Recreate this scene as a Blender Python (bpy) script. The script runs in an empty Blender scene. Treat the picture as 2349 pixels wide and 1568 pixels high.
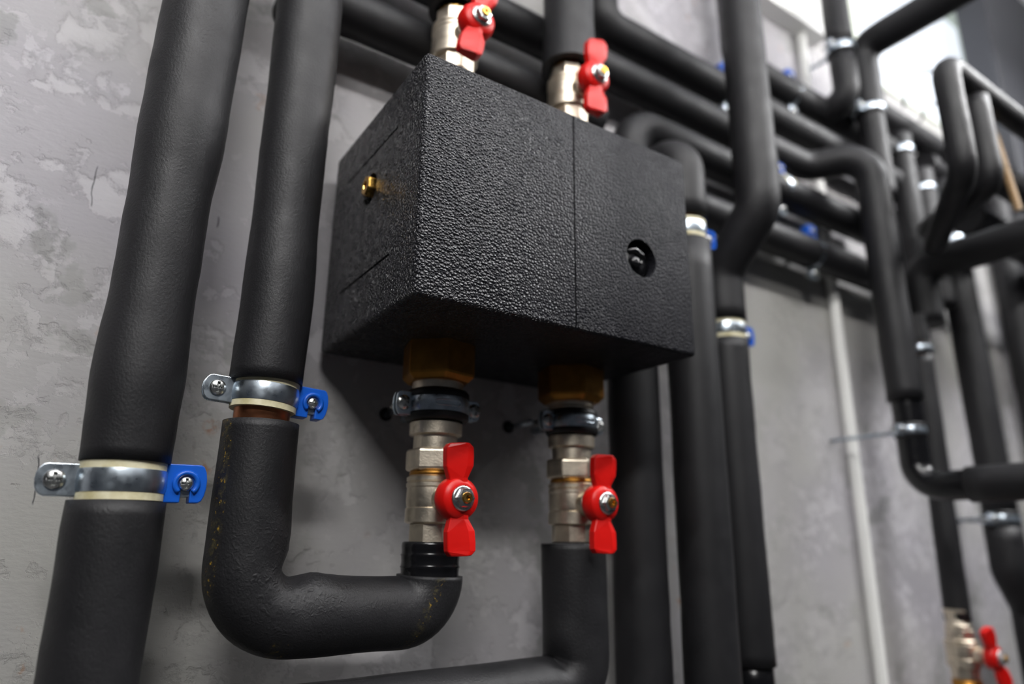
import bpy, bmesh, math, random
from mathutils import Vector, Matrix, noise
random.seed(7)
S = bpy.context.scene
C = S.collection
PI = math.pi

# ------------------------------------------------------------ camera
cam_d = bpy.data.cameras.new('camera'); cam = bpy.data.objects.new('camera', cam_d); C.objects.link(cam)
yaw, pitch, roll = math.radians(33.53987), math.radians(16.31838), math.radians(0.73845)
F = Vector((math.sin(yaw)*math.cos(pitch), math.cos(yaw)*math.cos(pitch), math.sin(pitch)))
R0 = Vector((math.cos(yaw), -math.sin(yaw), 0)); U0 = R0.cross(F)
RR = R0*math.cos(roll) + U0*math.sin(roll); UU = -R0*math.sin(roll) + U0*math.cos(roll)
m = Matrix((RR, UU, -F)).transposed().to_4x4(); m.translation = Vector((-0.14281, -0.45542, -0.12411))
cam.matrix_world = m
cam_d.sensor_width = 36; cam_d.lens = 36*1579.475/2349
cam_d.clip_start = 0.01; cam_d.clip_end = 50
cam_d.dof.use_dof = True; cam_d.dof.focus_distance = 0.372; cam_d.dof.aperture_fstop = 3.3
cam_d.dof.aperture_blades = 9
S.camera = cam

# ------------------------------------------------------------ world, lamps, exposure
W = bpy.data.worlds.new('world'); S.world = W; W.use_nodes = True
W.node_tree.nodes['Background'].inputs[0].default_value = (0.80, 0.86, 1.0, 1)
W.node_tree.nodes['Background'].inputs[1].default_value = 0.035
def area(name, loc, target, sx, sy, power, col=(1, 1, 1)):
    d = bpy.data.lights.new(name, 'AREA'); d.shape = 'RECTANGLE'; d.size = sx; d.size_y = sy
    d.energy = power; d.color = col
    o = bpy.data.objects.new(name, d); C.objects.link(o); o.location = loc
    o.rotation_euler = (Vector(target)-Vector(loc)).to_track_quat('-Z', 'Y').to_euler()
    return o
area('ceiling_lamp', (-.42, -1.00, .66), (-.42, -1.00, -1), .36, .14, 12.0, (1, .985, .97))
area('ceiling_lamp', (1.15, -.50, .78), (1.15, -.50, -1), .40, .12, 12.0, (.98, .985, 1))
TUBE_POWER = 60.0; TUBE = ((-.60, 1.3), -.52, .60, .013)     # x range, y, z, radius of the fluorescent tube under the ceiling (built below)
S.view_settings.view_transform = 'Standard'; S.view_settings.look = 'None'
S.view_settings.exposure = 0.0; S.view_settings.gamma = 1; S.view_settings.use_curve_mapping = False

# ------------------------------------------------------------ materials
def mat(name, col, rough=.5, metal=0.0, spec=.5):
    M = bpy.data.materials.new(name); M.use_nodes = True
    b = M.node_tree.nodes['Principled BSDF']
    b.inputs['Base Color'].default_value = (*col, 1); b.inputs['Roughness'].default_value = rough
    b.inputs['Metallic'].default_value = metal; b.inputs['Specular IOR Level'].default_value = spec
    return M
class N:
    def __init__(s, M): s.t = M.node_tree; s.b = s.t.nodes['Principled BSDF']; s.tc = s.t.nodes.new('ShaderNodeTexCoord').outputs['Object']
    def n(s, typ, **k):
        nd = s.t.nodes.new(typ)
        for a, v in k.items():
            if a in nd.inputs: nd.inputs[a].default_value = v
            else: setattr(nd, a, v)
        return nd
    def l(s, a, b): s.t.links.new(a, b)
    def noise(s, scale, detail=4, rough=.55, vec=None, dist=0.0):
        nd = s.n('ShaderNodeTexNoise', Scale=scale, Detail=detail, Roughness=rough, Distortion=dist)
        s.l(vec if vec is not None else s.tc, nd.inputs['Vector']); return nd.outputs['Fac']
    def ramp(s, fac, stops):
        nd = s.n('ShaderNodeValToRGB'); e = nd.color_ramp.elements
        e[0].position, e[0].color = stops[0][0], (*stops[0][1], 1); e[1].position, e[1].color = stops[-1][0], (*stops[-1][1], 1)
        for p, c in stops[1:-1]:
            x = e.new(p); x.color = (*c, 1)
        s.l(fac, nd.inputs[0]); return nd.outputs['Color']
    def rng(s, v, a, b, c=0., d=1.):
        nd = s.n('ShaderNodeMapRange'); nd.inputs[1].default_value = a; nd.inputs[2].default_value = b
        nd.inputs[3].default_value = c; nd.inputs[4].default_value = d; s.l(v, nd.inputs[0]); return nd.outputs[0]
    def math(s, op, a, b=None):
        nd = s.n('ShaderNodeMath', operation=op)
        for i, v in enumerate((a, b)):
            if v is None: continue
            if isinstance(v, (int, float)): nd.inputs[i].default_value = v
            else: s.l(v, nd.inputs[i])
        return nd.outputs[0]
    def mix(s, f, a, b):
        nd = s.n('ShaderNodeMix', data_type='RGBA')
        s.l(f, nd.inputs[0])
        for i, v in ((6, a), (7, b)):
            if isinstance(v, tuple): nd.inputs[i].default_value = (*v, 1)
            else: s.l(v, nd.inputs[i])
        return nd.outputs[2]
    def bump(s, h, strength, dist, prev=None):
        nd = s.n('ShaderNodeBump', Strength=strength, Distance=dist); s.l(h, nd.inputs['Height'])
        if prev is not None: s.l(prev, nd.inputs['Normal'])
        s.l(nd.outputs[0], s.b.inputs['Normal']); return nd.outputs[0]
    def scaled(s, v):
        nd = s.n('ShaderNodeMapping'); nd.inputs['Scale'].default_value = v; s.l(s.tc, nd.inputs[0]); return nd.outputs[0]

def foam_mat(name, wr=0.0, wc=(0, 0, 0), glue=None):
    M = mat(name, (.016, .016, .0175), .5, 0, .40); q = N(M)
    q.l(q.ramp(q.noise(14, 3), [(.3, (.0095, .0095, .0108)), (.75, (.0150, .0146, .0164))]), q.b.inputs['Base Color'])
    q.l(q.rng(q.noise(60, 3), .3, .7, .46, .58), q.b.inputs['Roughness'])
    fine = q.noise(760, 3, .65, q.scaled((1, 1, .8)))
    b = q.bump(fine, .45, .0006)
    big = q.noise(38, 2, .5)
    b = q.bump(big, .06, .002, b)
    if wr:
        d = q.n('ShaderNodeVectorMath', operation='DISTANCE'); q.l(q.tc, d.inputs[0]); d.inputs[1].default_value = wc
        near = q.rng(d.outputs['Value'], .012, .055, 1, .12)
        w = q.n('ShaderNodeTexNoise', Scale=330, Detail=3, Roughness=.6, Distortion=1.2); q.l(q.tc, w.inputs['Vector'])
        w.noise_type = 'RIDGED_MULTIFRACTAL'
        h = q.math('MULTIPLY', w.outputs['Fac'], near)
        b = q.bump(h, wr, .0016, b)
    if glue:
        sx = q.n('ShaderNodeSeparateXYZ'); q.l(q.tc, sx.inputs[0])
        masks = []
        for axis, c0, wdt in glue:       # dried glue smears: bands along the mitred seams
            v = sx.outputs[axis]
            band = q.rng(q.math('ABSOLUTE', q.math('SUBTRACT', v, c0)), wdt*.3, wdt, 1, 0)
            masks.append(band)
        mm = masks[0]
        for x in masks[1:]: mm = q.math('MAXIMUM', mm, x)
        spk = q.rng(q.noise(160, 5, .7), .58, .66)
        fac = q.math('MULTIPLY', mm, spk)
        base = q.b.inputs['Base Color'].links[0].from_socket
        q.l(q.mix(fac, base, (.16, .11, .012)), q.b.inputs['Base Color'])
    return M
M_foam = foam_mat('black_foam')
M_epp = mat('moulded_bead_foam', (.02, .02, .022), .4, 0, .32); q = N(M_epp)
vo = q.n('ShaderNodeTexVoronoi', Scale=540); vo.feature = 'F1'; q.l(q.tc, vo.inputs['Vector'])
ve = q.n('ShaderNodeTexVoronoi', Scale=540); ve.feature = 'DISTANCE_TO_EDGE'; q.l(q.tc, ve.inputs['Vector'])
dome = q.rng(vo.outputs['Distance'], 0, .75, 1, 0)
edge = q.rng(ve.outputs['Distance'], 0, .12, 0, 1)
sepx = q.n('ShaderNodeSeparateXYZ'); q.l(q.tc, sepx.inputs[0])
fade = q.rng(sepx.outputs[0], .03, .13, 1, .30)
hgt = q.math('MULTIPLY', q.math('ADD', dome, q.math('MULTIPLY', edge, .6)), fade)
b = q.bump(hgt, .9, .0010)
b = q.bump(q.noise(900, 3, .6), .25, .0004, b)
b = q.bump(q.noise(30, 2, .5), .10, .002, b)
mott = q.ramp(q.noise(70, 5, .6), [(.3, (.009, .009, .012)), (.62, (.014, .014, .018)), (.8, (.028, .027, .030))])
q.l(mott, q.b.inputs['Base Color'])
q.l(q.rng(sepx.outputs[0], .02, .15, .58, .12), q.b.inputs['Specular IOR Level'])
q.l(q.math('ADD', q.rng(q.noise(110, 4), .3, .7, .20, .34), q.rng(sepx.outputs[0], .05, .2, 0, .22)), q.b.inputs['Roughness'])

def metal_mat(name, col, rough, var=.08, bumpy=.15, scale=300):
    M = mat(name, col, rough, 1.0); q = N(M)
    c2 = tuple(x*.72 for x in col)
    q.l(q.ramp(q.noise(90, 4), [(.35, c2), (.65, col)]), q.b.inputs['Base Color'])
    q.l(q.rng(q.noise(150, 3), .3, .7, max(.04, rough-var), rough+var), q.b.inputs['Roughness'])
    q.bump(q.noise(scale, 3), bumpy, .0004)
    return M
M_nickel = metal_mat('nickel_plated_brass', (.88, .78, .63), .40, .06, .25, 900)
M_brass = metal_mat('brass', (.72, .42, .10), .26)
M_dbrass = metal_mat('tarnished_brass', (.50, .24, .05), .42)
M_zinc = metal_mat('zinc_plated_steel', (.70, .79, .87), .32, .08, .10, 140)
M_screw = metal_mat('screw_steel', (.70, .71, .70), .27)
M_copper = metal_mat('copper', (.55, .22, .11), .4)
M_blue = mat('blue_plastic', (.004, .10, .55), .35)
N(M_blue).bump(N(M_blue).noise(400), .08, .0003)
M_red = mat('red_paint', (.64, .006, .004), .36, 0, .35)
q = N(M_red); q.bump(q.noise(160, 2), .12, .0005)
M_cream = mat('cream_rubber', (.72, .66, .44), .6)
q = N(M_cream); q.l(q.ramp(q.noise(120, 4), [(.3, (.55, .49, .27)), (.6, (.76, .71, .50))]), q.b.inputs['Base Color'])
M_rubber = mat('black_rubber', (.008, .008, .009), .5)
q = N(M_rubber); q.bump(q.noise(300), .2, .0005)
M_tape = mat('black_tape', (.006, .006, .007), .22)
q = N(M_tape); q.bump(q.noise(70, 2, .5, q.scaled((.6, .6, 2.5))), .25, .0015)
M_plug = mat('black_plastic', (.006, .006, .007), .18)
q = N(M_plug); q.bump(q.noise(90, 2), .8, .004)
M_dark = mat('dark_hole', (.004, .004, .004), .9)
q = N(M_dark); q.bump(q.noise(200), .2, .001)
M_white = mat('white_plastic', (.92, .92, .89), .4)
q = N(M_white); q.bump(q.noise(8, 2), .1, .002)
M_ceil = mat('ceiling_paint', (.86, .87, .92), .9)
q = N(M_ceil); q.bump(q.noise(60, 4), .15, .002)
M_pale = mat('pale_trim', (.72, .78, .66), .5)
q = N(M_pale); q.bump(q.noise(30, 3), .1, .002)
M_hose = mat('tan_hose', (.42, .27, .13), .5)
q = N(M_hose); q.bump(q.noise(200), .1, .0005)
M_grey = mat('grey_cable', (.20, .20, .21), .5)
q = N(M_grey); q.bump(q.noise(200), .1, .0005)
M_panel = mat('charcoal_sheet', (.035, .036, .042), .55)
q = N(M_panel); q.bump(q.noise(25, 3), .15, .003)
M_floor = mat('floor_screed', (.10, .10, .10), .7)
q = N(M_floor); q.bump(q.noise(20, 4), .3, .01)

# plaster wall: torn decorative plaster with plateaus, pits and pencil-thin scratches
OFS = .006; WYC = .018
SCRATCH = [(-0.1416, 0.0765, -0.1425, 0.1057, 0.0006), (-0.1418, -0.1005, -0.1409, -0.0731, 0.0006), (-0.0685, 0.0844, -0.069, 0.0953, 0.0007)]
RUST = [(-0.0625, -0.0827, 0.006), (-0.0593, -0.057, 0.007), (-0.1037, 0.0716, 0.004)]
M_wall = mat('textured_plaster', (.36, .34, .36), .62, 0, .35); q = N(M_wall)
warp = q.n('ShaderNodeTexNoise', Scale=30, Detail=4); q.l(q.tc, warp.inputs['Vector'])
wv = q.n('ShaderNodeVectorMath', operation='MULTIPLY_ADD'); q.l(warp.outputs['Color'], wv.inputs[0]); wv.inputs[1].default_value = (.012, .012, .012); q.l(q.tc, wv.inputs[2])
p1 = q.noise(31, 9, .64, wv.outputs[0])
p1b = q.rng(p1, .540, .556)                       # torn-off flakes: slightly lighter, recessed
p2 = q.noise(95, 6, .62, wv.outputs[0])
p2b = q.rng(p2, .545, .565)
reg = q.rng(q.noise(8, 4, .6), .46, .56)
pit = q.math('MULTIPLY', p2b, reg)
sm = q.rng(q.noise(17, 5, .6, wv.outputs[0]), .60, .63)
col = q.mix(p1b, (.42, .405, .43), (.54, .525, .55))
col = q.mix(pit, col, (.55, .535, .565))
col = q.mix(sm, col, (.33, .325, .33))
cl = q.noise(3.2, 4, .55)
col = q.mix(q.rng(cl, .40, .66), col, (.43, .425, .40))
st = q.math('MULTIPLY', q.rng(q.noise(48, 4, .6), .66, .72), q.rng(q.noise(5, 2), .52, .6))
col = q.mix(q.math('MULTIPLY', st, .6), col, (.42, .20, .07))
sw = q.n('ShaderNodeSeparateXYZ'); q.l(wv.outputs[0], sw.inputs[0]); X_, Z_ = sw.outputs[0], sw.outputs[2]
def seg(x0, z0, x1, z1, w):      # thin pencil stroke drawn on the plaster between two points
    zz = q.rng(Z_, min(z0, z1), min(z0, z1)+.002, 0, 1); z2 = q.rng(Z_, max(z0, z1)-.002, max(z0, z1), 1, 0)
    xx = q.math('SUBTRACT', X_, q.math('ADD', q.math('MULTIPLY', Z_, (x1-x0)/(z1-z0)), x0-z0*(x1-x0)/(z1-z0)))
    return q.math('MULTIPLY', q.math('MULTIPLY', zz, z2), q.rng(q.math('ABSOLUTE', xx), w*.3, w, 1, 0))
for sg in SCRATCH: col = q.mix(q.math('MULTIPLY', seg(*sg), .8), col, (.06, .06, .065))
for cx_, cz_, rr_ in RUST:
    dv = q.n('ShaderNodeVectorMath', operation='DISTANCE'); q.l(wv.outputs[0], dv.inputs[0]); dv.inputs[1].default_value = (cx_+OFS, WYC, cz_+OFS)
    col = q.mix(q.math('MULTIPLY', q.rng(dv.outputs['Value'], rr_*.3, rr_, 1, 0), q.rng(q.noise(180, 4, .6), .45, .6, 0, .7)), col, (.36, .13, .03))
q.l(col, q.b.inputs['Base Color'])
b = q.bump(q.rng(p1, .525, .575), .55, -.0010)
b = q.bump(pit, .4, -.0006, b)
b = q.bump(q.noise(240, 4, .6, q.scaled((.6, 1, 1.4))), .35, .0008, b)

# ------------------------------------------------------------ mesh helpers
class MB:
    def __init__(s): s.v = []; s.f = []; s.sm = []
    def add(s, vs, fs, smooth=True, M=None):
        o = len(s.v)
        s.v += [tuple(M @ Vector(p)) if M else tuple(p) for p in vs]
        s.f += [tuple(i+o for i in f) for f in fs]; s.sm += [smooth]*len(fs)
        return s
    def lathe(s, prof, n=48, M=None, smooth=True, close=False, phase=0.0):
        """prof: list of (r, z) along local z"""
        vs = [(r*math.cos(phase+2*PI*k/n), r*math.sin(phase+2*PI*k/n), z) for r, z in prof for k in range(n)]
        fs = []; L = len(prof)
        for i in range(L-1 if not close else L):
            j = (i+1) % L
            for k in range(n):
                k2 = (k+1) % n; fs.append((i*n+k, i*n+k2, j*n+k2, j*n+k))
        if not close:
            if prof[0][0] > 1e-6: fs.append(tuple(range(n))[::-1])
            if prof[-1][0] > 1e-6: fs.append(tuple((L-1)*n+k for k in range(n)))
        return s.add(vs, fs, smooth, M)
    def box(s, a, b, M=None):
        (x0, y0, z0), (x1, y1, z1) = a, b
        vs = [(x0, y0, z0), (x1, y0, z0), (x1, y1, z0), (x0, y1, z0), (x0, y0, z1), (x1, y0, z1), (x1, y1, z1), (x0, y1, z1)]
        return s.add(vs, [(3, 2, 1, 0), (4, 5, 6, 7), (0, 1, 5, 4), (1, 2, 6, 5), (2, 3, 7, 6), (3, 0, 4, 7)], False, M)
    def prism(s, pts, y0, y1, M=None):
        """outline pts (x,z), extruded from y0 to y1"""
        n = len(pts); vs = [(x, y0, z) for x, z in pts]+[(x, y1, z) for x, z in pts]
        fs = [tuple(range(n)), tuple(range(2*n-1, n-1, -1))]+[(i, i+n, (i+1) % n+n, (i+1) % n) for i in range(n)]
        return s.add(vs, fs, False, M)
    def tube(s, path, rad, n=32, cap=True, bump_fn=None, hollow=None):
        P = [Vector(p) for p in path]; L = len(P)
        rf = rad if callable(rad) else (lambda t: rad)
        T = []
        for i in range(L):
            a = P[max(i-1, 0)]; c = P[min(i+1, L-1)]; T.append((c-a).normalized())
        ref = Vector((0, -1, 0)) if abs(T[0].y) < .9 else Vector((0, 0, 1))
        u = (ref-T[0]*ref.dot(T[0])).normalized()
        dist = [0.0]
        for i in range(1, L): dist.append(dist[-1]+(P[i]-P[i-1]).length)
        vs = []
        for i in range(L):
            u = (u-T[i]*u.dot(T[i])).normalized(); w = T[i].cross(u); r = rf(dist[i])
            for k in range(n):
                a = 2*PI*k/n; d = u*math.cos(a)+w*math.sin(a); rr = r
                p = P[i]+d*rr
                if bump_fn: p = p+d*bump_fn(p, d)
                vs.append(tuple(p))
        fs = [(i*n+k, i*n+(k+1) % n, (i+1)*n+(k+1) % n, (i+1)*n+k) for i in range(L-1) for k in range(n)]
        o = len(s.v)
        s.add(vs, fs, True)
        if cap:
            for i, sgn in ((0, 1), (L-1, -1)):
                ring = [Vector(vs[i*n+k]) for k in range(n)]
                if hollow:       # foam end: flat annulus then the bore going in
                    inner = [P[i]+(p-P[i]).normalized()*hollow for p in ring]
                    deep = [p+T[i]*sgn*.004 for p in inner]
                    vv = ring+inner+deep; ff = []
                    for k in range(n):
                        k2 = (k+1) % n
                        q1 = (k, n+k, n+k2, k2); q2 = (n+k, 2*n+k, 2*n+k2, n+k2)
                        ff += [q1, q2] if sgn > 0 else [q1[::-1], q2[::-1]]
                    ff.append(tuple(2*n+k for k in range(n)))
                    s.add([tuple(p) for p in vv], ff, False)
                else:
                    s.add([tuple(p) for p in ring], [tuple(range(n))[::-sgn]], False)
        return s
    def build(s, name, m, parent=None, off=(0, 0, 0), bevel=0.0, seg=2, autosm=None):
        me = bpy.data.meshes.new(name); off = Vector(off)
        me.from_pydata([tuple(Vector(p)-off) for p in s.v], [], s.f); me.update()
        bm = bmesh.new(); bm.from_mesh(me); bmesh.ops.remove_doubles(bm, verts=bm.verts, dist=1e-7)
        bmesh.ops.recalc_face_normals(bm, faces=bm.faces); bm.to_mesh(me); bm.free()
        if len(me.polygons) == len(s.sm):
            for p, k in zip(me.polygons, s.sm): p.use_smooth = k
        else:
            for p in me.polygons: p.use_smooth = True
        if autosm is not None or len(me.polygons) != len(s.sm):
            for p in me.polygons: p.use_smooth = True
            me.set_sharp_from_angle(angle=math.radians(autosm or 40))
        me.materials.append(m)
        o = bpy.data.objects.new(name, me); C.objects.link(o)
        if parent: o.parent = parent
        if bevel:
            md = o.modifiers.new('bevel', 'BEVEL'); md.width = bevel; md.segments = seg; md.limit_method = 'ANGLE'; md.angle_limit = math.radians(35)
            md.harden_normals = False
        return o
def thing(name, label, cat, loc=(0, 0, 0), rot=(0, 0, 0), group=None):
    o = bpy.data.objects.new(name, None); C.objects.link(o); o.location = loc; o.rotation_euler = rot
    o.empty_display_size = .01
    return tag(o, label, cat, group)
def tag(o, label, cat, group=None):
    o['label'] = label; o['category'] = cat
    if group: o['group'] = group
    return o
def struct(o): o['kind'] = 'structure'; return o
def copy_tree(o, parent=None):
    c = o.copy(); C.objects.link(c)
    if parent: c.parent = parent
    for ch in list(o.children): copy_tree(ch, c)
    return c
def bent(pts, rads, step=.004, end_step=.012):
    """polyline with rounded corners; rads = bend radius for each inner point"""
    P = [Vector(p) for p in pts]; out = [P[0]]
    if isinstance(rads, (int, float)): rads = [rads]*(len(P)-2)
    for i in range(1, len(P)-1):
        a = (P[i-1]-P[i]).normalized(); b = (P[i+1]-P[i]).normalized(); ang = a.angle(b); r = rads[i-1]
        t = r/math.tan(ang/2); c = P[i]+(a+b).normalized()*(r/math.sin(ang/2))
        s0 = P[i]+a*t; s1 = P[i]+b*t; n = max(6, int((PI-ang)*r/step)); v0 = s0-c; v1 = s1-c
        ax = v0.cross(v1).normalized(); tot = v0.angle(v1)
        for k in range(n+1): out.append(c+Matrix.Rotation(tot*k/n, 3, ax) @ v0)
    out.append(P[-1]); res = [out[0]]
    for p in out[1:]:
        d = (p-res[-1]).length
        if d < 1e-6: continue
        k = max(1, int(d/end_step)); a = res[-1]
        for j in range(1, k+1): res.append(a.lerp(p, j/k))
    return res
def foam_fn(amp=.0006, scale=28, seed=0):
    def f(p, d): return amp*noise.noise(Vector((p.x*scale+seed, p.y*scale, p.z*scale)))+amp*.4*noise.noise(Vector((p.x*90, p.y*90, p.z*90+seed)))
    return f

# ------------------------------------------------------------ the room
WY = .012; ZC = 1.0; ZF = -1.25
WX0, WX1, WZ0, WZ1 = .80, 1.335, .592, .94          # window opening
wb = MB()
for a, b in (((-2.2, WY, ZF), (WX0, WY+.1, ZC+.1)), ((WX1, WY, ZF), (4.2, WY+.1, ZC+.1)), ((WX0, WY, ZF), (WX1, WY+.1, WZ0)), ((WX0, WY, WZ1), (WX1, WY+.1, ZC+.1))): wb.box(a, b)
struct(wb.build('wall_back', M_wall))
win = struct(thing('window_1', 'bright white window high on the wall behind the far pipes', 'window', (WX0, WY, WZ0)))
for k in ('label', 'category'): del win[k]
fr = MB()
for a, b in (((WX0, WY-.004, WZ0), (WX0+.02, WY+.04, WZ1)), ((WX1-.05, WY-.006, WZ0), (WX1, WY+.04, WZ1)), ((WX0+.02, WY-.004, WZ0), (WX1-.05, WY+.04, WZ0+.006)), ((WX0+.02, WY-.004, WZ1-.02), (WX1-.05, WY+.04, WZ1))): fr.box(a, b)
fr.build('window_frame', M_pale, win, off=win.location, bevel=.001)
M_pane = mat('daylit_glass', (.6, .65, .7), .3); pb = M_pane.node_tree.nodes['Principled BSDF']
pb.inputs['Emission Color'].default_value = (.86, .90, 1, 1); pb.inputs['Emission Strength'].default_value = .95
MB().box((WX0+.015, WY+.02, WZ0+.004), (WX1-.045, WY+.026, WZ1-.015)).build('window_pane', M_pane, win, off=win.location)
struct(MB().box((-2.2, -2.6, ZC), (4.2, WY, ZC+.08)).build('ceiling', M_ceil))
struct(MB().box((-2.2, -2.6, ZF-.08), (4.2, WY, ZF)).build('floor', M_floor))

t = thing('fluorescent_lamp', 'long white tube lamp hanging under the ceiling in front of the pipes', 'lamp', (.7, TUBE[1], ZC))
(tx0, tx1), ty, tz, tr = TUBE
M_tube = mat('lamp_tube', (.9, .9, .9), .5); M_tube.node_tree.nodes['Principled BSDF'].inputs['Emission Color'].default_value = (1, .985, .97, 1)
M_tube.node_tree.nodes['Principled BSDF'].inputs['Emission Strength'].default_value = TUBE_POWER
MB().lathe([(tr, 0), (tr, tx1-tx0)], 16, M=Matrix.Translation((tx0, ty, tz)) @ Matrix.Rotation(PI/2, 4, 'Y')).build('tube', M_tube, t, off=t.location)
for hx in (tx0+.02, tx1-.02): MB().box((hx-.008, ty-.008, tz), (hx+.008, ty+.008, ZC)).build('hanger', M_white, t, off=t.location)

# ------------------------------------------------------------ small parts
def screw_mesh(R=.0046, h=.0026):
    """pan head with a cross recess, facing -y"""
    n = 40; rings = [0, .12, .22, .32, .42, .52, .62, .72, .82, .9, .96, 1.0]
    vs = []; fs = []
    for t in rings:
        for k in range(n):
            a = 2*PI*k/n; x = t*math.cos(a); z = t*math.sin(a)
            hh = h*math.sqrt(max(0, 1-(t*.93)**2))*1.0
            w = .13
            if (abs(x) < w and abs(z) < .62) or (abs(z) < w and abs(x) < .62): hh -= h*.62
            vs.append((x*R, -hh, z*R))
    for i in range(len(rings)-1):
        for k in range(n):
            k2 = (k+1) % n; fs.append((i*n+k, i*n+k2, (i+1)*n+k2, (i+1)*n+k))
    o = len(vs)
    for k in range(n):
        a = 2*PI*k/n; vs.append((R*math.cos(a), .0006, R*math.sin(a)))
    L = len(rings)-1
    fs += [(L*n+k, L*n+(k+1) % n, o+(k+1) % n, o+k) for k in range(n)]
    return vs, fs
def rounded_ear(x0, x1, hh, ro, z0=0):
    """plate outline (x,z) from x0 (strap side) to x1 (outer, rounded)"""
    s = 1 if x1 > x0 else -1; pts = [(x0, z0-hh), (x1-s*ro, z0-hh)]
    for k in range(1, 8):
        a = -PI/2+PI*k/8
        pts.append((x1-s*ro+s*ro*math.cos(a)*(1), z0+hh*math.sin(a)/1.0))
    pts += [(x1-s*ro, z0+hh), (x0, z0+hh)]
    return pts
ROTZ = lambda a: Matrix.Rotation(a, 4, 'Z')
def T(x, y, z): return Matrix.Translation((x, y, z))

def make_clamp(name, R, stud_len, blue=True, tall=.0055, lip=.0092, clip_side=1, earlen=.0165):
    """pipe clamp, axis z, wall on +y; R outer radius of the strap"""
    root = thing(name, 'x', 'pipe clamp')
    st = MB()
    st.lathe([(R-.0014, -tall), (R-.0002, -tall), (R+.0003, -tall*.6), (R+.0004, 0), (R+.0003, tall*.6), (R-.0002, tall), (R-.0014, tall)], 72, close=True)
    s = st.build('strap', M_zinc, root, autosm=50)
    li = MB()
    if blue:
        li.lathe([(R-.0036, -lip), (R-.0004, -lip), (R-.0004, -tall*.9), (R-.0016, -tall*.8), (R-.0016, tall*.8), (R-.0004, tall*.9), (R-.0004, lip), (R-.0036, lip)], 72, close=True)
        li.build('rubber_lining', M_cream, root, autosm=50)
    else:
        li.lathe([(R-.0036, -lip), (R-.0010, -lip), (R+.0003, -lip*.85), (R+.0004, -tall*1.08), (R-.0014, -tall), (R-.0014, tall), (R+.0004, tall*1.08), (R+.0003, lip*.85), (R-.0010, lip), (R-.0036, lip)], 72, close=True)
        li.build('rubber_lining', M_rubber, root, autosm=50)
    # left ear
    def ear(side, mtl, hh):
        x0, x1 = side*(R-.001), side*(R+earlen)
        e = MB().prism(rounded_ear(x0, x1, hh, earlen*.28), -.0030, -.0016)
        e.prism(rounded_ear(x0, x1, hh, earlen*.28), .0016, .0030)
        return e.build('ear', mtl, root, bevel=.0004)
    sc = MB().add(*screw_mesh())
    ear(-1, M_zinc, .0076)
    scx = R+earlen*.52
    so = sc.build('screw', M_screw, root, autosm=35); so.location = (-scx, -.0032, 0)
    MB().lathe([(.0022, -.0045), (.0022, .012)], 16, M=Matrix.Rotation(-PI/2, 4, 'X')).build('screw_shank', M_screw, root).location = (-scx, .0005, 0)
    ear(1, M_zinc, .0066)
    if blue:
        c = MB()
        # moulded clip with a keyhole slot opening downwards
        x0 = R-.0028; x1 = R+.0185; hh = .0096; cx = scx; rin = .0036; w = .0022
        out = [(cx-w, -hh), (x0+.001, -hh), (x0, -hh*.6), (x0, hh*.8), (x0+.0015, hh), (x1-.0035, hh)]
        for k in range(1, 7): a = PI/2-PI*k/7; out.append((x1-.0035+.0035*math.cos(a), hh*math.sin(a)))
        out += [(x1-.0035, -hh), (cx+w, -hh)]
        a0 = -PI/2+math.asin(w/rin)
        hole = [(cx+rin*math.cos(a0+(2*PI-2*math.asin(w/rin))*k/20), rin*math.sin(a0+(2*PI-2*math.asin(w/rin))*k/20)) for k in range(21)]
        c.prism(out+hole, -.0052, .0042)
        co = c.build('locking_clip', M_blue, root, bevel=.0005)
        rr = MB(); ring = []
        for k in range(25):
            a = a0+(2*PI-2*math.asin(w/rin))*k/24; ring.append((cx+(rin+.0018)*math.cos(a), -.0056, (rin+.0018)*math.sin(a)))
        rr.tube(ring, .0013, 10); rr.build('clip_rim', M_blue, co)
        s2 = MB().add(*screw_mesh(.0036, .0024)).build('screw', M_screw, root, autosm=35); s2.location = (scx, -.0048, 0)
        MB().lathe([(.0034, 0), (.0034, .009)], 20, M=Matrix.Rotation(-PI/2, 4, 'X')).build('screw_collar', M_dark, root).location = (scx, -.0042, 0)
    else:
        s2 = so.copy(); C.objects.link(s2); s2.parent = root; s2.location = (scx, -.0032, 0)
        slot = MB()
        pts = []
        for k in range(33):
            a = 2*PI*k/32; ca = math.copysign(abs(math.cos(a))**.35, math.cos(a)); ang = -PI/2-.12+.42*ca; zz = .0017*math.copysign(abs(math.sin(a))**.6, math.sin(a))
            pts.append(((R+.0006)*math.cos(ang), (R+.0006)*math.sin(ang), zz))
        slot.tube(pts, .00045, 8, cap=False); slot.build('embossed_slot', M_zinc, s)
    MB().lathe([(.0055, 0), (.0055, .004), (.003, .0045), (.003, stud_len)], 20, M=T(0, R-.001, 0) @ Matrix.Rotation(-PI/2, 4, 'X')).build('stud', M_zinc, root)
    return root

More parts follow.
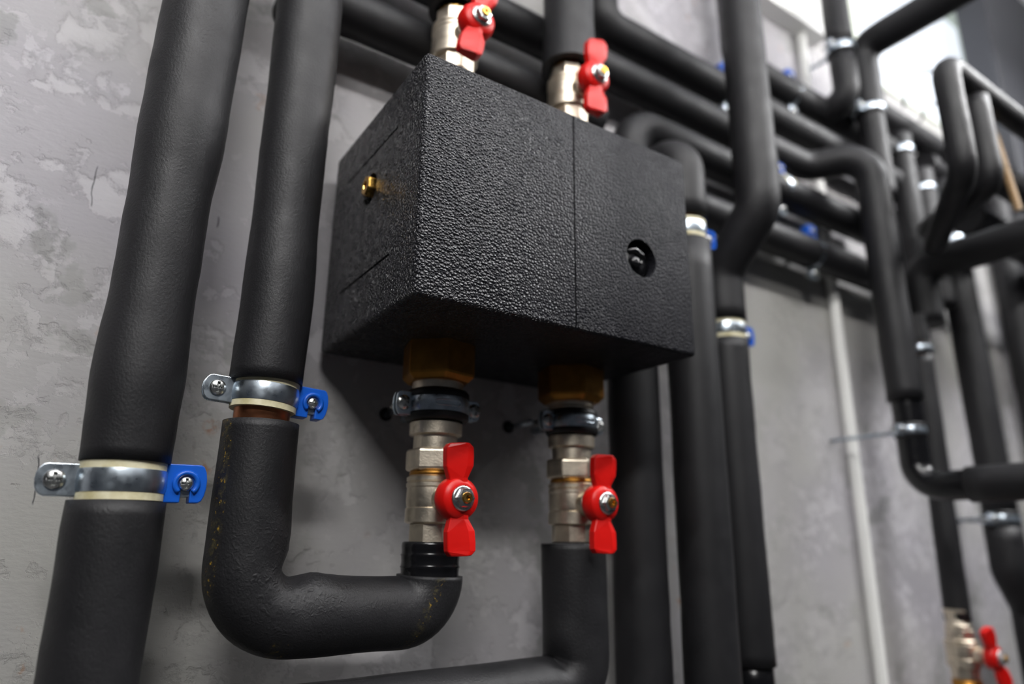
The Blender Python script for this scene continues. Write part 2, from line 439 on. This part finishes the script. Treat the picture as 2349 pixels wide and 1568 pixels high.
def handle_parts(root, ang=0.0, lean=0.0):
    """butterfly handle at local origin of valve: stem along -y"""
    h = MB(); Rm = T(0, -.0305, 0) @ Matrix.Rotation(ang, 4, 'Y')
    cup = Matrix.Rotation(PI/2, 4, 'X')
    # cup: wide rear rim, domed front
    h.lathe([(.0128, -.0045), (.0131, -.001), (.0128, .002), (.0116, .0052), (.0092, .0066), (.0078, .0070), (.004, .0068), (.004, -.0045)], 48, M=Rm @ cup, close=True)
    for sg in (1, -1):
        # wing cross-sections: z, left x, ridge x, right x, depth
        secs = [(.0075, -.0060, .0012, .0046, .0), (.0118, -.0066, .0010, .0046, .0), (.0185, -.0086, .0030, .0080, .0010), (.0245, -.0086, .0036, .0082, .0014), (.0295, -.0084, .0036, .0080, .0016), (.0322, -.0062, .0022, .0050, .0016)]
        vs = []; fs = []
        for z, xl, xr, xe, dd in secs:
            if sg < 0: pass
            vs += [(xl, .0015, sg*z), (xl, -.0035-dd*.3, sg*z), (xr, -.0066-dd, sg*z), (xe, -.0058-dd, sg*z), (xe+.0002, .0005, sg*z)]
        for i in range(len(secs)-1):
            for k in range(5):
                fs.append((i*5+k, i*5+(k+1) % 5, (i+1)*5+(k+1) % 5, (i+1)*5+k))
        L = len(secs)-1; fs += [tuple(range(5)), tuple(L*5+k for k in range(5))]
        h.add(vs, fs, False, Rm)
    ho = h.build('handle', M_red, root, bevel=.0007, seg=2)
    nt = MB(); nt.lathe([(.0072, -.0006), (.0076, 0), (.0072, .0008), (.0064, .0012)], 36, M=T(0, -.0378, 0) @ cup)
    nt.lathe([(.0060, .0008), (.0060, .0036), (.0052, .0046), (.0036, .0048), (.0036, .0012)], 6, M=T(0, -.0378, 0) @ cup, smooth=False)
    nt.build('handle_nut', M_screw, ho)
    sm = MB().lathe([(.0034, -.004), (.0034, .0052), (.0029, .0062), (.0015, .0062), (.0013, .0045)], 20, M=T(0, -.0378, 0) @ cup)
    sm.build('stem', M_brass, ho, autosm=40)
    nk = MB().lathe([(.0085, 0), (.0085, .008), (.0068, .009), (.0068, .016)], 24, M=T(0, -.0125, 0) @ cup); nk.build('stem_housing', M_nickel, root, autosm=40)

def valve_body(root):
    b = MB()
    b.lathe([(.0140, -.0255), (.0146, -.0247), (.0146, -.0142), (.0140, -.0134)], 8, smooth=False, phase=PI/8+.35)
    b.lathe([(.0155, -.0138), (.0168, -.0130), (.0168, -.0050), (.0160, -.0043), (.0163, -.0030), (.0166, .0), (.0163, .0075), (.0169, .0082), (.0169, .0102), (.0160, .0110), (.0168, .0118), (.0168, .0138), (.0150, .0152)], 56)
    b.lathe([(.0140, .0134), (.0146, .0142), (.0146, .0247), (.0140, .0255)], 8, smooth=False, phase=PI/8+.35)
    bo = b.build('body', M_nickel, root, autosm=30)
    return bo
def make_lower_valve(name, label, ax, ay, hz, ang):
    root = thing(name, label, 'valve', (ax, ay, hz), group=None)
    valve_body(root)
    MB().lathe([(.0150, .0145), (.0155, .0160), (.0150, .0178)], 40).build('gasket_ring', M_dbrass, root)
    MB().lathe([(.0160, .0176), (.0182, .0190), (.0182, .0302), (.0166, .0318)], 6, smooth=False, phase=.52).build('union_nut', M_nickel, root, bevel=.0008)
    MB().lathe([(.0140, .031), (.0140, .0398), (.0168, .0405), (.0170, .0478), (.0162, .0484), (.0155, .050), (.0155, .0690), (.0166, .0696), (.0166, .0742), (.0150, .0752)], 48).build('tail_piece', M_nickel, root, autosm=30)
    handle_parts(root, ang)
    return root
v1 = make_lower_valve('ball_valve', 'nickel ball valve with red handle above the shiny taped end of the U-shaped pipe', .0600, -.0625, -.0992, math.radians(-3))
v2 = make_lower_valve('ball_valve', 'nickel ball valve with red butterfly handle below the right half of the black foam box', .1705, -.0625, -.0975, math.radians(2))
v2.children  # built separately: each carries its own meshes
def make_upper_valve(name, label, ax, ay, hz, ang, sc=1.06):
    root = thing(name, label, 'valve', (ax, ay, hz)); root.scale = (sc, sc, sc)
    valve_body(root)
    MB().lathe([(.0125, .0250), (.0135, .0258), (.0128, .0266), (.0135, .0274), (.0128, .0282), (.0135, .0290), (.012, .0300)], 40).build('thread', M_brass, root)
    MB().lathe([(.0130, -.0250), (.0122, -.0270), (.0122, -.0370), (.0135, -.0390)], 40).build('neck', M_nickel, root)
    MB().lathe([(.0150, -.0385), (.0178, -.0420), (.0178, -.0700), (.0170, -.0720)], 6, smooth=False, phase=.2).build('union_nut', M_nickel, root, bevel=.0008)
    handle_parts(root, ang)
    return root
v3 = make_upper_valve('ball_valve', 'nickel ball valve with tilted red handle on the left of the box top', .0620, -.0620, .2380, math.radians(13))
v4 = make_upper_valve('ball_valve', 'nickel ball valve with upright red handle on the box top under a foam sleeve', .1722, -.0620, .2375, math.radians(2))

# ------------------------------------------------------------ insulated box
BX, BD, BH = .2133, .1471, .15
box = thing('insulated_manifold', 'large black bead-foam box with a round hole and seam on its front', 'insulation box', (0, 0, 0))
shell = MB().box((0, -BD, 0), (BX, .0, BH)).build('foam_shell', M_epp, box)
md = shell.modifiers.new('bevel', 'BEVEL'); md.width = .0028; md.segments = 3; md.limit_method = 'ANGLE'
cut = []
def cutter(mb):
    o = mb.build('cut', M_epp); cut.append(o); md = shell.modifiers.new('b', 'BOOLEAN'); md.object = o; md.operation = 'DIFFERENCE'; md.solver = 'EXACT'
RX = Matrix.Rotation(PI/2, 4, 'X'); RY = Matrix.Rotation(PI/2, 4, 'Y')
cutter(MB().lathe([(.0134, -.03), (.0134, .02)], 48, M=T(.1648, -BD+.009, .0606) @ RX))          # front hole
cutter(MB().lathe([(.0105, -.02), (.0105, .02)], 40, M=T(.001, -.0725, .0938) @ RY))            # left hole
cutter(MB().box((.1073, -BD-.01, -.01), (.1085, -BD+.0022, BH+.01)))                              # seam
cutter(MB().box((-.01, -.1115, .1174), (.0024, -.0285, .1190)))
cutter(MB().box((-.01, -.1105, .0340), (.0024, -.0295, .0356)))
dg = bpy.context.evaluated_depsgraph_get(); dg.update()
me = bpy.data.meshes.new_from_object(shell.evaluated_get(dg)); shell.modifiers.clear()
shell.data = me; me.materials.clear(); me.materials.append(M_epp)
for o in cut: bpy.data.objects.remove(o)
for p in me.polygons: p.use_smooth = True; p.material_index = 0
me.set_sharp_from_angle(angle=math.radians(30))
# black plug in the front hole: two lobes of a moulded stopper
pl = MB(); pl.lathe([(.0126, -.006), (.0126, .001), (.0108, .0042), (.006, .0058), (.0, .0062)], 40, M=T(.1652, -BD+.0095, .0600) @ RX)
pl.tube([(.157, -BD+.006, .0652), (.1625, -BD+.0035, .0668), (.1690, -BD+.0045, .0645), (.1735, -BD+.007, .0625)], .0026, 12)
pl.lathe([(.0046, 0), (.0046, .0055), (.0030, .0072), (.0, .0076)], 24, M=T(.1612, -BD+.0075, .0575) @ RX)
pl.build('hole_plug', M_plug, box, autosm=50)
fit = MB()
fit.lathe([(.0074, -.014), (.0074, .0030), (.0064, .0044), (.0030, .0044), (.0030, .0010)], 6, M=T(.0005, -.0728, .0950) @ Matrix.Rotation(-PI/2, 4, 'Y'), smooth=False)
fit.build('drain_plug', M_brass, box, bevel=.0005)
for cx, cy in ((.0600, -.0625), (.1705, -.0625)):
    MB().lathe([(.0205, -.0250), (.0243, -.0215), (.0248, -.0200), (.0248, .0060)], 6, smooth=False, phase=.26).build('coupling_nut', M_dbrass, box, off=(-cx, -cy, 0), bevel=.0009)
# stopper posts between box and wall
for cx in (.04, .17): MB().lathe([(.006, 0), (.006, .0125)], 20, M=T(cx, -.001, .11) @ Matrix.Rotation(-PI/2, 4, 'X')).build('wall_spacer', M_zinc, box)

# ------------------------------------------------------------ pipes
def pipe(label, base=(0, 0, 0)): return thing('insulated_pipe', label, 'pipe', base)
def lerp_path(tbl, y):
    """(x,z) control table → smooth path at fixed y"""
    out = []
    for i in range(len(tbl)-1):
        (x0, z0), (x1, z1) = tbl[i], tbl[i+1]; n = max(1, int(abs(z1-z0)/.006))
        for k in range(n): t = k/n; t = t*t*(3-2*t); out.append((x0+(x1-x0)*t, y, z0+(z1-z0)*k/n))
    out.append((tbl[-1][0], y, tbl[-1][1])); return out
def rtab(tbl):
    def f(s):
        for (a, ra), (b, rb) in zip(tbl, tbl[1:]):
            if s <= b: t = max(0, (s-a)/(b-a)); t = t*t*(3-2*t); return ra+(rb-ra)*t
        return tbl[-1][1]
    return f
PY = -.060
# pipe on the far left
p1 = pipe('thickest black foam pipe at far left of the wall, split by a blue-clipped clamp', (-.111, PY, -.6))
a = MB().tube(lerp_path([(-.1107, -.0878), (-.1113, -.05), (-.1114, 0), (-.1100, .12), (-.1083, .23), (-.1084, .35), (-.1084, .66)], PY), rtab([(0, .0206), (.02, .0212), (.045, .0221), (.09, .0208), (.14, .0209), (.19, .0226), (.26, .0234), (.34, .0224), (1, .0224)]), 56, bump_fn=foam_fn(.0006, 24, 1), hollow=.0165)
a.build('foam_sleeve', M_foam, p1, off=p1.location)
MB().tube(lerp_path([(-.1105, -.62), (-.1105, -.30), (-.1112, -.14), (-.1116, -.1068)], PY), rtab([(0, .0212), (.4, .0210), (.5, .0218), (.52, .0214)]), 56, bump_fn=foam_fn(.0006, 24, 4), hollow=.0165).build('foam_sleeve', M_foam, p1, off=p1.location)
MB().tube([(-.1112, PY, -.12), (-.1112, PY, -.07)], .0163, 40).build('steel_pipe', M_dark, p1, off=p1.location)
# second pipe, with U bend to the first valve
p2 = pipe('black foam pipe left of the box bending in a U up to the left valve', (-.048, PY, -.19))
MB().tube(lerp_path([(-.0476, -.0388), (-.0468, .02), (-.0472, .10), (-.0470, .18), (-.0480, .28), (-.0487, .66)], PY), rtab([(0, .0199), (.06, .0202), (.10, .0194), (.16, .0199), (.24, .0209), (.3, .0207), (1, .0207)]), 56, bump_fn=foam_fn(.0005, 24, 9), hollow=.0155).build('foam_sleeve', M_foam, p2, off=p2.location)
MB().tube([(-.048, PY, -.075), (-.048, PY, -.03)], .0150, 40).build('copper_pipe', M_copper, p2, off=p2.location)
ub = bent([(-.0478, PY, -.0615), (-.0478, PY, -.1632), (.0595, -.0620, -.1632), (.0600, -.0625, -.1430)], [.026, .0185], step=.0022, end_step=.004)
pin = Vector((-.0240, -.0700, -.1400))
def u_fn(p, d):
    # pinch and bulges of the squeezed inner corner
    dd = (p-Vector((-.0262, -.066, -.1405))).length; v = -.0042*math.exp(-(dd/.0070)**2)
    d2 = (p-Vector((-.0120, -.070, -.1450))).length; v += .0026*math.exp(-(d2/.0105)**2)
    d3 = (p-Vector((-.0295, -.070, -.1220))).length; v += .0012*math.exp(-(d3/.012)**2)
    w = noise.noise(Vector((p.x*150, p.y*150, p.z*150)))*.0007*math.exp(-(dd/.03)**2)
    return v+w+.0005*noise.noise(p*26)
M_u = foam_mat('worn_black_foam', .30, (.022, -.012, .048), glue=None)
q = N(M_u)
sx = q.n('ShaderNodeSeparateXYZ'); q.l(q.tc, sx.inputs[0])
# glue line: a strip along the outer-left seam and a mitre line at the right bend (object space, base at (-.048,PY,-.19))
lx = q.rng(q.math('ABSOLUTE', q.math('ADD', sx.outputs[0], .0182)), .0007, .0022, 1, 0)
lz = q.rng(sx.outputs[2], .015, .05)
dline = q.math('ABSOLUTE', q.math('SUBTRACT', q.math('SUBTRACT', sx.outputs[0], .0975), q.math('MULTIPLY', q.math('SUBTRACT', sx.outputs[2], .027), .45)))
lr = q.rng(dline, .0005, .0042, 1, 0)
low = q.rng(q.math('ABSOLUTE', q.math('SUBTRACT', sx.outputs[0], .018)), .002, .006, 1, 0)
lowz = q.rng(sx.outputs[2], .012, .018, 1, 0)
mm = q.math('MAXIMUM', q.math('MULTIPLY', lx, lz), q.math('MAXIMUM', lr, q.math('MULTIPLY', low, lowz)))
spk = q.rng(q.noise(230, 5, .75), .50, .62)
spk2 = q.rng(q.noise(420, 4, .7), .60, .66)
base = q.b.inputs['Base Color'].links[0].from_socket
c1 = q.mix(q.math('MULTIPLY', q.math('MULTIPLY', mm, spk), .45), base, (.12, .10, .03))
q.l(q.mix(q.math('MULTIPLY', q.math('MULTIPLY', mm, spk2), .9), c1, (.42, .26, .02)), q.b.inputs['Base Color'])
MB().tube(ub, rtab([(0, .0203), (.06, .0207), (.10, .0208), (.13, .0212), (.17, .0202), (.22, .0200), (.245, .0182), (.26, .0176)]), 72, bump_fn=u_fn, hollow=.0155).build('foam_sleeve', M_u, p2, off=p2.location)
tp = MB(); prof = []
for k in range(27):
    z = -.1458+.0222*k/26; prof.append((.0176+.00012*math.sin(k*.9)+(.0004 if k in (9, 17) else 0)-(.0008 if k in (0, 26) else 0), z))
tp.lathe(prof, 56, M=T(.0600, -.0625, 0)); tp.build('tape_wrap', M_tape, p2, off=p2.location)
# sleeve below the right valve, elbow to the left
p3 = pipe('black foam pipe below the right valve turning left along the bottom of the photo', (.1715, -.0625, -.22))
cr = bent([(.1712, -.0625, -.1235), (.1725, -.0625, -.215), (-.084, -.0618, -.2175)], [.021], step=.0022, end_step=.004)
def l_fn(p, d):
    dd = (p-Vector((.152, -.070, -.197))).length
    return -.0028*math.exp(-(dd/.008)**2)+.0005*noise.noise(p*26)+.0018*math.exp(-((p-Vector((.150, -.07, -.184))).length/.011)**2)
MB().tube(cr, rtab([(0, .0222), (.05, .0226), (.08, .0222), (.10, .0212), (.16, .0205), (1, .0200)]), 64, bump_fn=l_fn, hollow=.0155).build('foam_sleeve', M_foam, p3, off=p3.location)
# riser above the right top valve
p4 = pipe('grey-lit black foam riser standing on the top right valve', (.1745, -.062, .262))
MB().tube(bent([(.1735, -.062, .2660), (.1745, -.062, .45), (.1745, -.062, .98)], [.02]), rtab([(0, .0240), (.02, .0228), (.05, .0222), (1, .0222)]), 56, bump_fn=foam_fn(.0005, 24, 3), hollow=.0165).build('foam_sleeve', M_foam, p4, off=p4.location)
p5 = pipe('black foam riser above the top left valve, just cut by the top of the photo', (.062, -.062, .27))
MB().tube([(.0620, -.0625, .2690), (.062, -.062, .35), (.062, -.062, .98)], .0215, 48, hollow=.0165).build('foam_sleeve', M_foam, p5, off=p5.location)

def run(label, pts, r, rads=.03, mtl=None, n=40, part='foam_sleeve', amp=.0007, seed=0, hollow=None):
    base = Vector(pts[0]); t = thing('insulated_pipe', label, 'pipe', base)
    MB().tube(bent(pts, rads) if len(pts) > 2 else bent([pts[0], tuple((Vector(pts[0])+Vector(pts[1]))/2), pts[1]], [.001]) if False else (bent(pts, rads) if len(pts) > 2 else [Vector(pts[0]).lerp(Vector(pts[1]), k/30) for k in range(31)]), r, n, bump_fn=foam_fn(amp, 20, seed), hollow=hollow).build(part, mtl or M_foam, t, off=base)
    return t
def add_sleeve(t, pts, r, rads=.03, mtl=None, part='foam_sleeve', seed=0, hollow=None, amp=.0007):
    MB().tube(bent(pts, rads) if len(pts) > 2 else [Vector(pts[0]).lerp(Vector(pts[1]), k/30) for k in range(31)], r, 40, bump_fn=foam_fn(amp, 20, seed), hollow=hollow).build(part, mtl or M_foam, t, off=t.location)
HY = -.019; HR = .018
run('topmost long horizontal foam pipe behind the box, crossing under the white trunking', [(.250, HY, .578), (.250, HY, .3825), (.86, HY, .3825)], HR, .019, seed=11)
run('horizontal foam pipe curving into the big forward drop pipe on the right', [(-.03, -.0165, .3325), (.40, -.0165, .3325), (.585, HY, .3325), (.620, -.08, .3325), (.620, -.08, .0300)], .0182, [.2, .03, .036], seed=12, hollow=.0145)
run('horizontal foam pipe whose elbow shows above the box and drops behind it', [(.2555, -.0400, -.70), (.2555, -.0400, .08), (.2830, HY, .14), (.2830, HY, .2800), (.72, HY, .2810)], rtab([(0, .0215), (.78, .0215), (.82, .0190), (2, .0190)]), [.03, .03, .030], seed=13)
run('lowest horizontal foam pipe right of the box, with a blue-clipped clamp', [(.3245, HY, .2135), (.86, HY, .2135)], .0186, seed=14)
run('shadowed horizontal foam pipe right behind the two top valves', [(-.040, .010, .2660), (-.040, HY, .2660), (.240, HY, .2660)], HR, .020, seed=15)
run('foam pipe coming down behind the tall right drop and turning along the wall', [(.467, HY, .578), (.467, HY, .433), (.80, HY, .433)], HR, .025, seed=16)
# V5: elbow at the top right of the box, clamp, long sleeve
p = run('foam pipe with a pale elbow peeking over the right end of the box', [(.303, -.0405, .2290), (.303, -.065, .2290), (.303, -.065, .1600)], .0205, .022, seed=17, hollow=.016)
add_sleeve(p, [(.303, -.065, .1370), (.3015, -.065, -.70)], .0215, seed=18, hollow=.016)
MB().tube([(.303, -.065, .125), (.303, -.065, .17)], .0155, 32).build('copper_pipe', M_copper, p, off=p.location)
# V7/V6: forward drop pipe bending back to the wall
p = run('tall foam pipe in front of the horizontal runs, kinking back to the wall', [(.3815, -.09, .98), (.3800, -.09, .186), (.3785, -.04, .134), (.3795, -.04, .0835)], .0208, [.028, .030], seed=19, hollow=.015)
add_sleeve(p, [(.3795, -.04, .0650), (.3800, -.04, -.2200)], .0200, seed=20, hollow=.015)
MB().tube([(.3795, -.04, .055), (.3795, -.04, .095)], .0150, 32).build('copper_pipe', M_copper, p, off=p.location)
add_sleeve(p, [(.3800, -.04, -.2150), (.3800, -.04, -.70)], .0178, mtl=M_tape, part='taped_end', seed=21)
# V8 lower: taped elbow and run to the viewer
p = run('black taped elbow below the forward drop pipe, running out to the right', [(.620, -.080, .0400), (.620, -.080, -.0620), (.620, -.1450, -.0620)], .0148, .026, mtl=M_tape, part='taped_elbow', seed=22)
add_sleeve(p, [(.620, -.1300, -.0620), (.620, -.70, -.0620)], .0178, seed=23, hollow=.0145)
# pipes coming out from the wall on the right
run('overhead foam pipe crossing the ceiling corner at the top right', [(.6845, -.058, .300), (.6845, -.058, .530), (.6845, -.80, .530)], rtab([(0, .0165), (.125, .0165), (.14, .0205), (2, .0205)]), .024, seed=24)
run('foam pipe rising out to the right edge at mid height of the photo', [(.765, -.050, .150), (.765, -.050, .230), (.765, -.80, .230)], .0205, .024, seed=25)
# verticals of the far group
run('foam riser beside the end of the white trunking', [(.640, -.055, .99), (.640, -.055, .5150)], .0168, seed=26, hollow=.013)
bundle = [(.6400, -.055, .500, .395, .0165), (.8130, -.030, .455, .20, .0170), (.8570, -.030, .41, .20, .0195)]
lab = ['short foam pipe under the bright clamp nearest the trunking end', 'middle foam drop in the stepped far group, behind the forward drop pipe', 'fourth and lowest foam drop of the stepped far group']
for (x, y, z1, z0, r), l in zip(bundle, lab): run(l, [(x, y, z1), (x, y, z0)] if x > .65 else [(x, y, z1), (x, y, .433), (x, HY, .433)], r, .022, seed=30+int(x*10), hollow=.012)
run('horizontal foam pipe closing the stepped far group at its top', [(.705, HY, .490), (1.17, HY, .490)], .0190, seed=40)
run('dark horizontal foam pipe under the ceiling run in the far group', [(.90, HY, .445), (1.17, HY, .445)], .0195, seed=41)
p = run('slim foam pipe on the right ending above the small far valve', [(.7450, -.045, .160), (.7450, -.045, .125)], .0135, seed=42)
add_sleeve(p, [(.7450, -.045, .108), (.7400, -.042, -.2010)], .0135, seed=43, hollow=.009)
MB().tube([(.745, -.045, .100), (.745, -.045, .130)], .0105, 24).build('copper_pipe', M_copper, p, off=p.location)
p = run('wide foam pipe on the far right passing behind the taped pipe', [(.8990, -.04, .40), (.8990, -.04, -.0760)], .0200, seed=44, hollow=.015)
add_sleeve(p, [(.8990, -.04, -.0960), (.8990, -.04, -.150), (.935, -.04, -.195), (.935, -.04, -.70)], .0215, [.02, .02], seed=45, hollow=.015)
MB().tube([(.899, -.04, -.105), (.899, -.04, -.065)], .0160, 24).build('steel_pipe', M_dark, p, off=p.location)
run('foam pipe along the right edge of the photo, reaching below the frame', [(1.085, -.04, .48), (1.085, -.04, -.70)], .0215, seed=46)
run('foam pipe beyond the right-edge pipe, farthest along the wall', [(1.165, -.035, .42), (1.165, -.035, -.70)], .0215, seed=47)
run('arched foam pipe in the top right going down and along to the edge', [(1.20, -.19, .3720), (.5830, -.19, .3720), (.5830, -.19, .2460), (.6900, -.105, .2220)], .0130, [.016, .018], seed=48)
run('foam drop right behind the arched pipe in the top right', [(.6460, -.19, .356), (.6460, -.19, .252), (.7150, -.09, .255)], .0130, .016, seed=49)
run('sloping dark foam pipe under the arched pipe at the right edge', [(.82, -.095, .300), (1.15, -.095, .300)], .021, seed=50)

run('dark foam pipe right below the arched pipe, behind the tan hose', [(.700, -.143, .333), (1.20, -.143, .333)], .0180, seed=51)

# ------------------------------------------------------------ clamps
G = 'metal pipe clamps with blue clips'
c1 = make_clamp('pipe_clamp', .0198, .055, True)
c1.location = (-.1110, -.060, -.0972); c1.rotation_euler = (0, math.radians(-1.0), 0)
c1['label'] = 'zinc pipe clamp with blue clip on the far left foam pipe, lowest and largest'; c1['group'] = G
def place(src, loc, rot, sc, label, group=G):
    c = copy_tree(src); c.location = loc; c.rotation_euler = rot; c.scale = (sc, sc, sc); c['label'] = label
    if group: c['group'] = group
    elif 'group' in c: del c['group']
    return c
c2 = place(c1, (-.0475, -.060, -.0462), (0, math.radians(3.2), 0), .92, 'zinc pipe clamp with blue clip on the foam pipe left of the box')
place(c1, (.303, -.065, .1480), (0, 0, 0), .95, 'blue-clipped clamp half hidden at the right edge of the box')
place(c1, (.3795, -.04, .0745), (0, 0, 0), .98, 'blue-clipped clamp on the kinked foam pipe right of the box')
HX = (0, -PI/2, 0)
place(c1, (.5690, HY, .433), HX, .90, 'clamp standing across the upper horizontal pipe under the white conduit top')
place(c1, (.5230, HY, .2825), HX, .94, 'clamp on the horizontal pipe just right of the tall drop pipe kink')
place(c1, (.5740, HY, .2135), HX, .93, 'clamp with blue clip across the lowest horizontal pipe on the right')
place(c1, (.4380, HY, .3825), HX, .93, 'clamp peeking out left of the tall drop pipe, behind it')
cr1 = make_clamp('rubber_lined_clamp', .0200, .032, False, tall=.0048, lip=.0098, earlen=.0105)
cr1.location = (.0605, -.0625, -.0402); cr1['label'] = 'rubber-lined zinc clamp under the left brass nut of the box'; cr1['group'] = 'rubber-lined clamps'
G2 = 'rubber-lined clamps'
place(cr1, (.1710, -.0625, -.0392), (0, 0, 0), .93, 'rubber-lined zinc clamp under the right brass nut of the box', G2)
c = place(cr1, (.620, -.080, -.0030), (0, 0, 0), .78, 'zinc clamp on a long stud holding the taped elbow off the wall', G2)
place(cr1, (.640, -.055, .5080), (0, 0, 0), .90, 'bright clamp on the riser next to the white trunking end', G2)
place(cr1, (.6845, -.058, .4310), (0, 0, 0), .92, 'second bright clamp of the stepped far group', G2)
place(cr1, (.8130, -.030, .4300), (0, 0, 0), .88, 'third bright clamp of the stepped far group', G2)
place(cr1, (.8570, -.030, .3800), (0, 0, 0), .98, 'fourth bright clamp of the stepped far group, pale and square', G2)
place(cr1, (.8990, -.04, .3050), (0, 0, 0), 1.05, 'bright clamp above the pipe that rises to the right edge', G2)
place(cr1, (.7450, -.045, .1165), (0, 0, 0), .72, 'small clamp on the slim foam pipe behind the forward drop pipe', G2)
place(cr1, (.8990, -.04, -.0860), (0, 0, 0), 1.05, 'clamp on the wide far right pipe below the taped run', G2)
# wall anchors in the two drilled holes
for x, z, l in ((.0565, -.0345, 'dark drilled anchor hole in the wall behind the left lower valve'), (.1640, -.0330, 'dark drilled anchor hole in the wall behind the right lower valve')):
    t = thing('wall_plug', l, 'wall plug', (x, WY, z))
    MB().lathe([(.0046, 0), (.0050, .0012), (.0024, .0014)], 20, M=Matrix.Rotation(PI/2, 4, 'X')).build('collar', M_dark, t)
    MB().lathe([(.0022, 0), (.0022, .034)], 16, M=Matrix.Rotation(PI/2, 4, 'X')).build('stud', M_zinc, t)
tag(MB().lathe([(.0022, 0), (.0022, .072)], 16, M=T(.620, WY, -.0030) @ Matrix.Rotation(PI/2, 4, 'X')).build('threaded_rod', M_zinc, None), 'thin threaded rod from the wall to the clamp on the taped elbow', 'rod')

# ------------------------------------------------------------ small far valve
v5 = make_lower_valve('ball_valve', 'small blurred brass ball valve with red handle at the bottom right corner', .7390, -.0420, -.2350, math.radians(-24))
for o in v5.children:
    if o.name.startswith(('union_nut', 'tail_piece', 'gasket')):
        o.scale = (.8, .8, .62)
MB().lathe([(.0150, -.0600), (.0150, -.0270), (.0130, -.0255)], 30).build('lower_nut', M_dbrass, v5)
MB().lathe([(.0115, -.30), (.0115, -.0590)], 30).build('outlet_pipe', M_copper, v5)

# ------------------------------------------------------------ trunking, conduit, cables, duct
t = thing('cable_trunking', 'white plastic cable trunking high on the wall, ending before the risers', 'cable trunking', (.69, WY, .581))
MB().box((-1.2, -.0142, .581), (.6885, WY, .665)).build('channel', M_white, t, off=t.location, bevel=.0015)
MB().box((.6885, -.0150, .5805), (.6915, WY, .6655)).build('end_cap', M_white, t, off=t.location, bevel=.0008)
t = thing('conduit', 'slim white conduit running down the wall from the trunking', 'conduit', (.652, WY, -.7))
MB().tube([Vector((.6520, WY-.0070, z)) for z in (-.80, -.40, 0, .30, .581)], .0068, 24).build('channel', M_white, t, off=t.location)
for a, bq, cq, l in (((.824, -.04, .505), (.765, -.08, .525), (.735, -.12, .476), 'upper thin grey cable arching beside the arched pipe'), ((.871, -.04, .498), (.80, -.08, .478), (.730, -.12, .425), 'lower thin grey cable arching beside the arched pipe')):
    a, bq, cq = Vector(a), Vector(bq), Vector(cq)
    tag(MB().tube([a*(1-k/20)**2+bq*2*(k/20)*(1-k/20)+cq*(k/20)**2 for k in range(21)], .0019, 10).build('cable', M_grey), l, 'cable', 'grey cables')
hp = [Vector((.7180, -.175, .385)).lerp(Vector((.7520, -.175, .258)), k/160) for k in range(161)]
tag(MB().tube(hp, lambda s: .0040+.0006*math.sin(s*2*PI/.0042), 20).build('corrugated_hose', M_hose), 'tan corrugated hose hanging beside the arched pipe at the right', 'hose')
tag(MB().box((1.185, -.055, .40), (2.2, -.004, .99)).build('ventilation_duct', M_panel, None, bevel=.004), 'dark grey flat duct standing on the wall in the top right corner', 'duct')
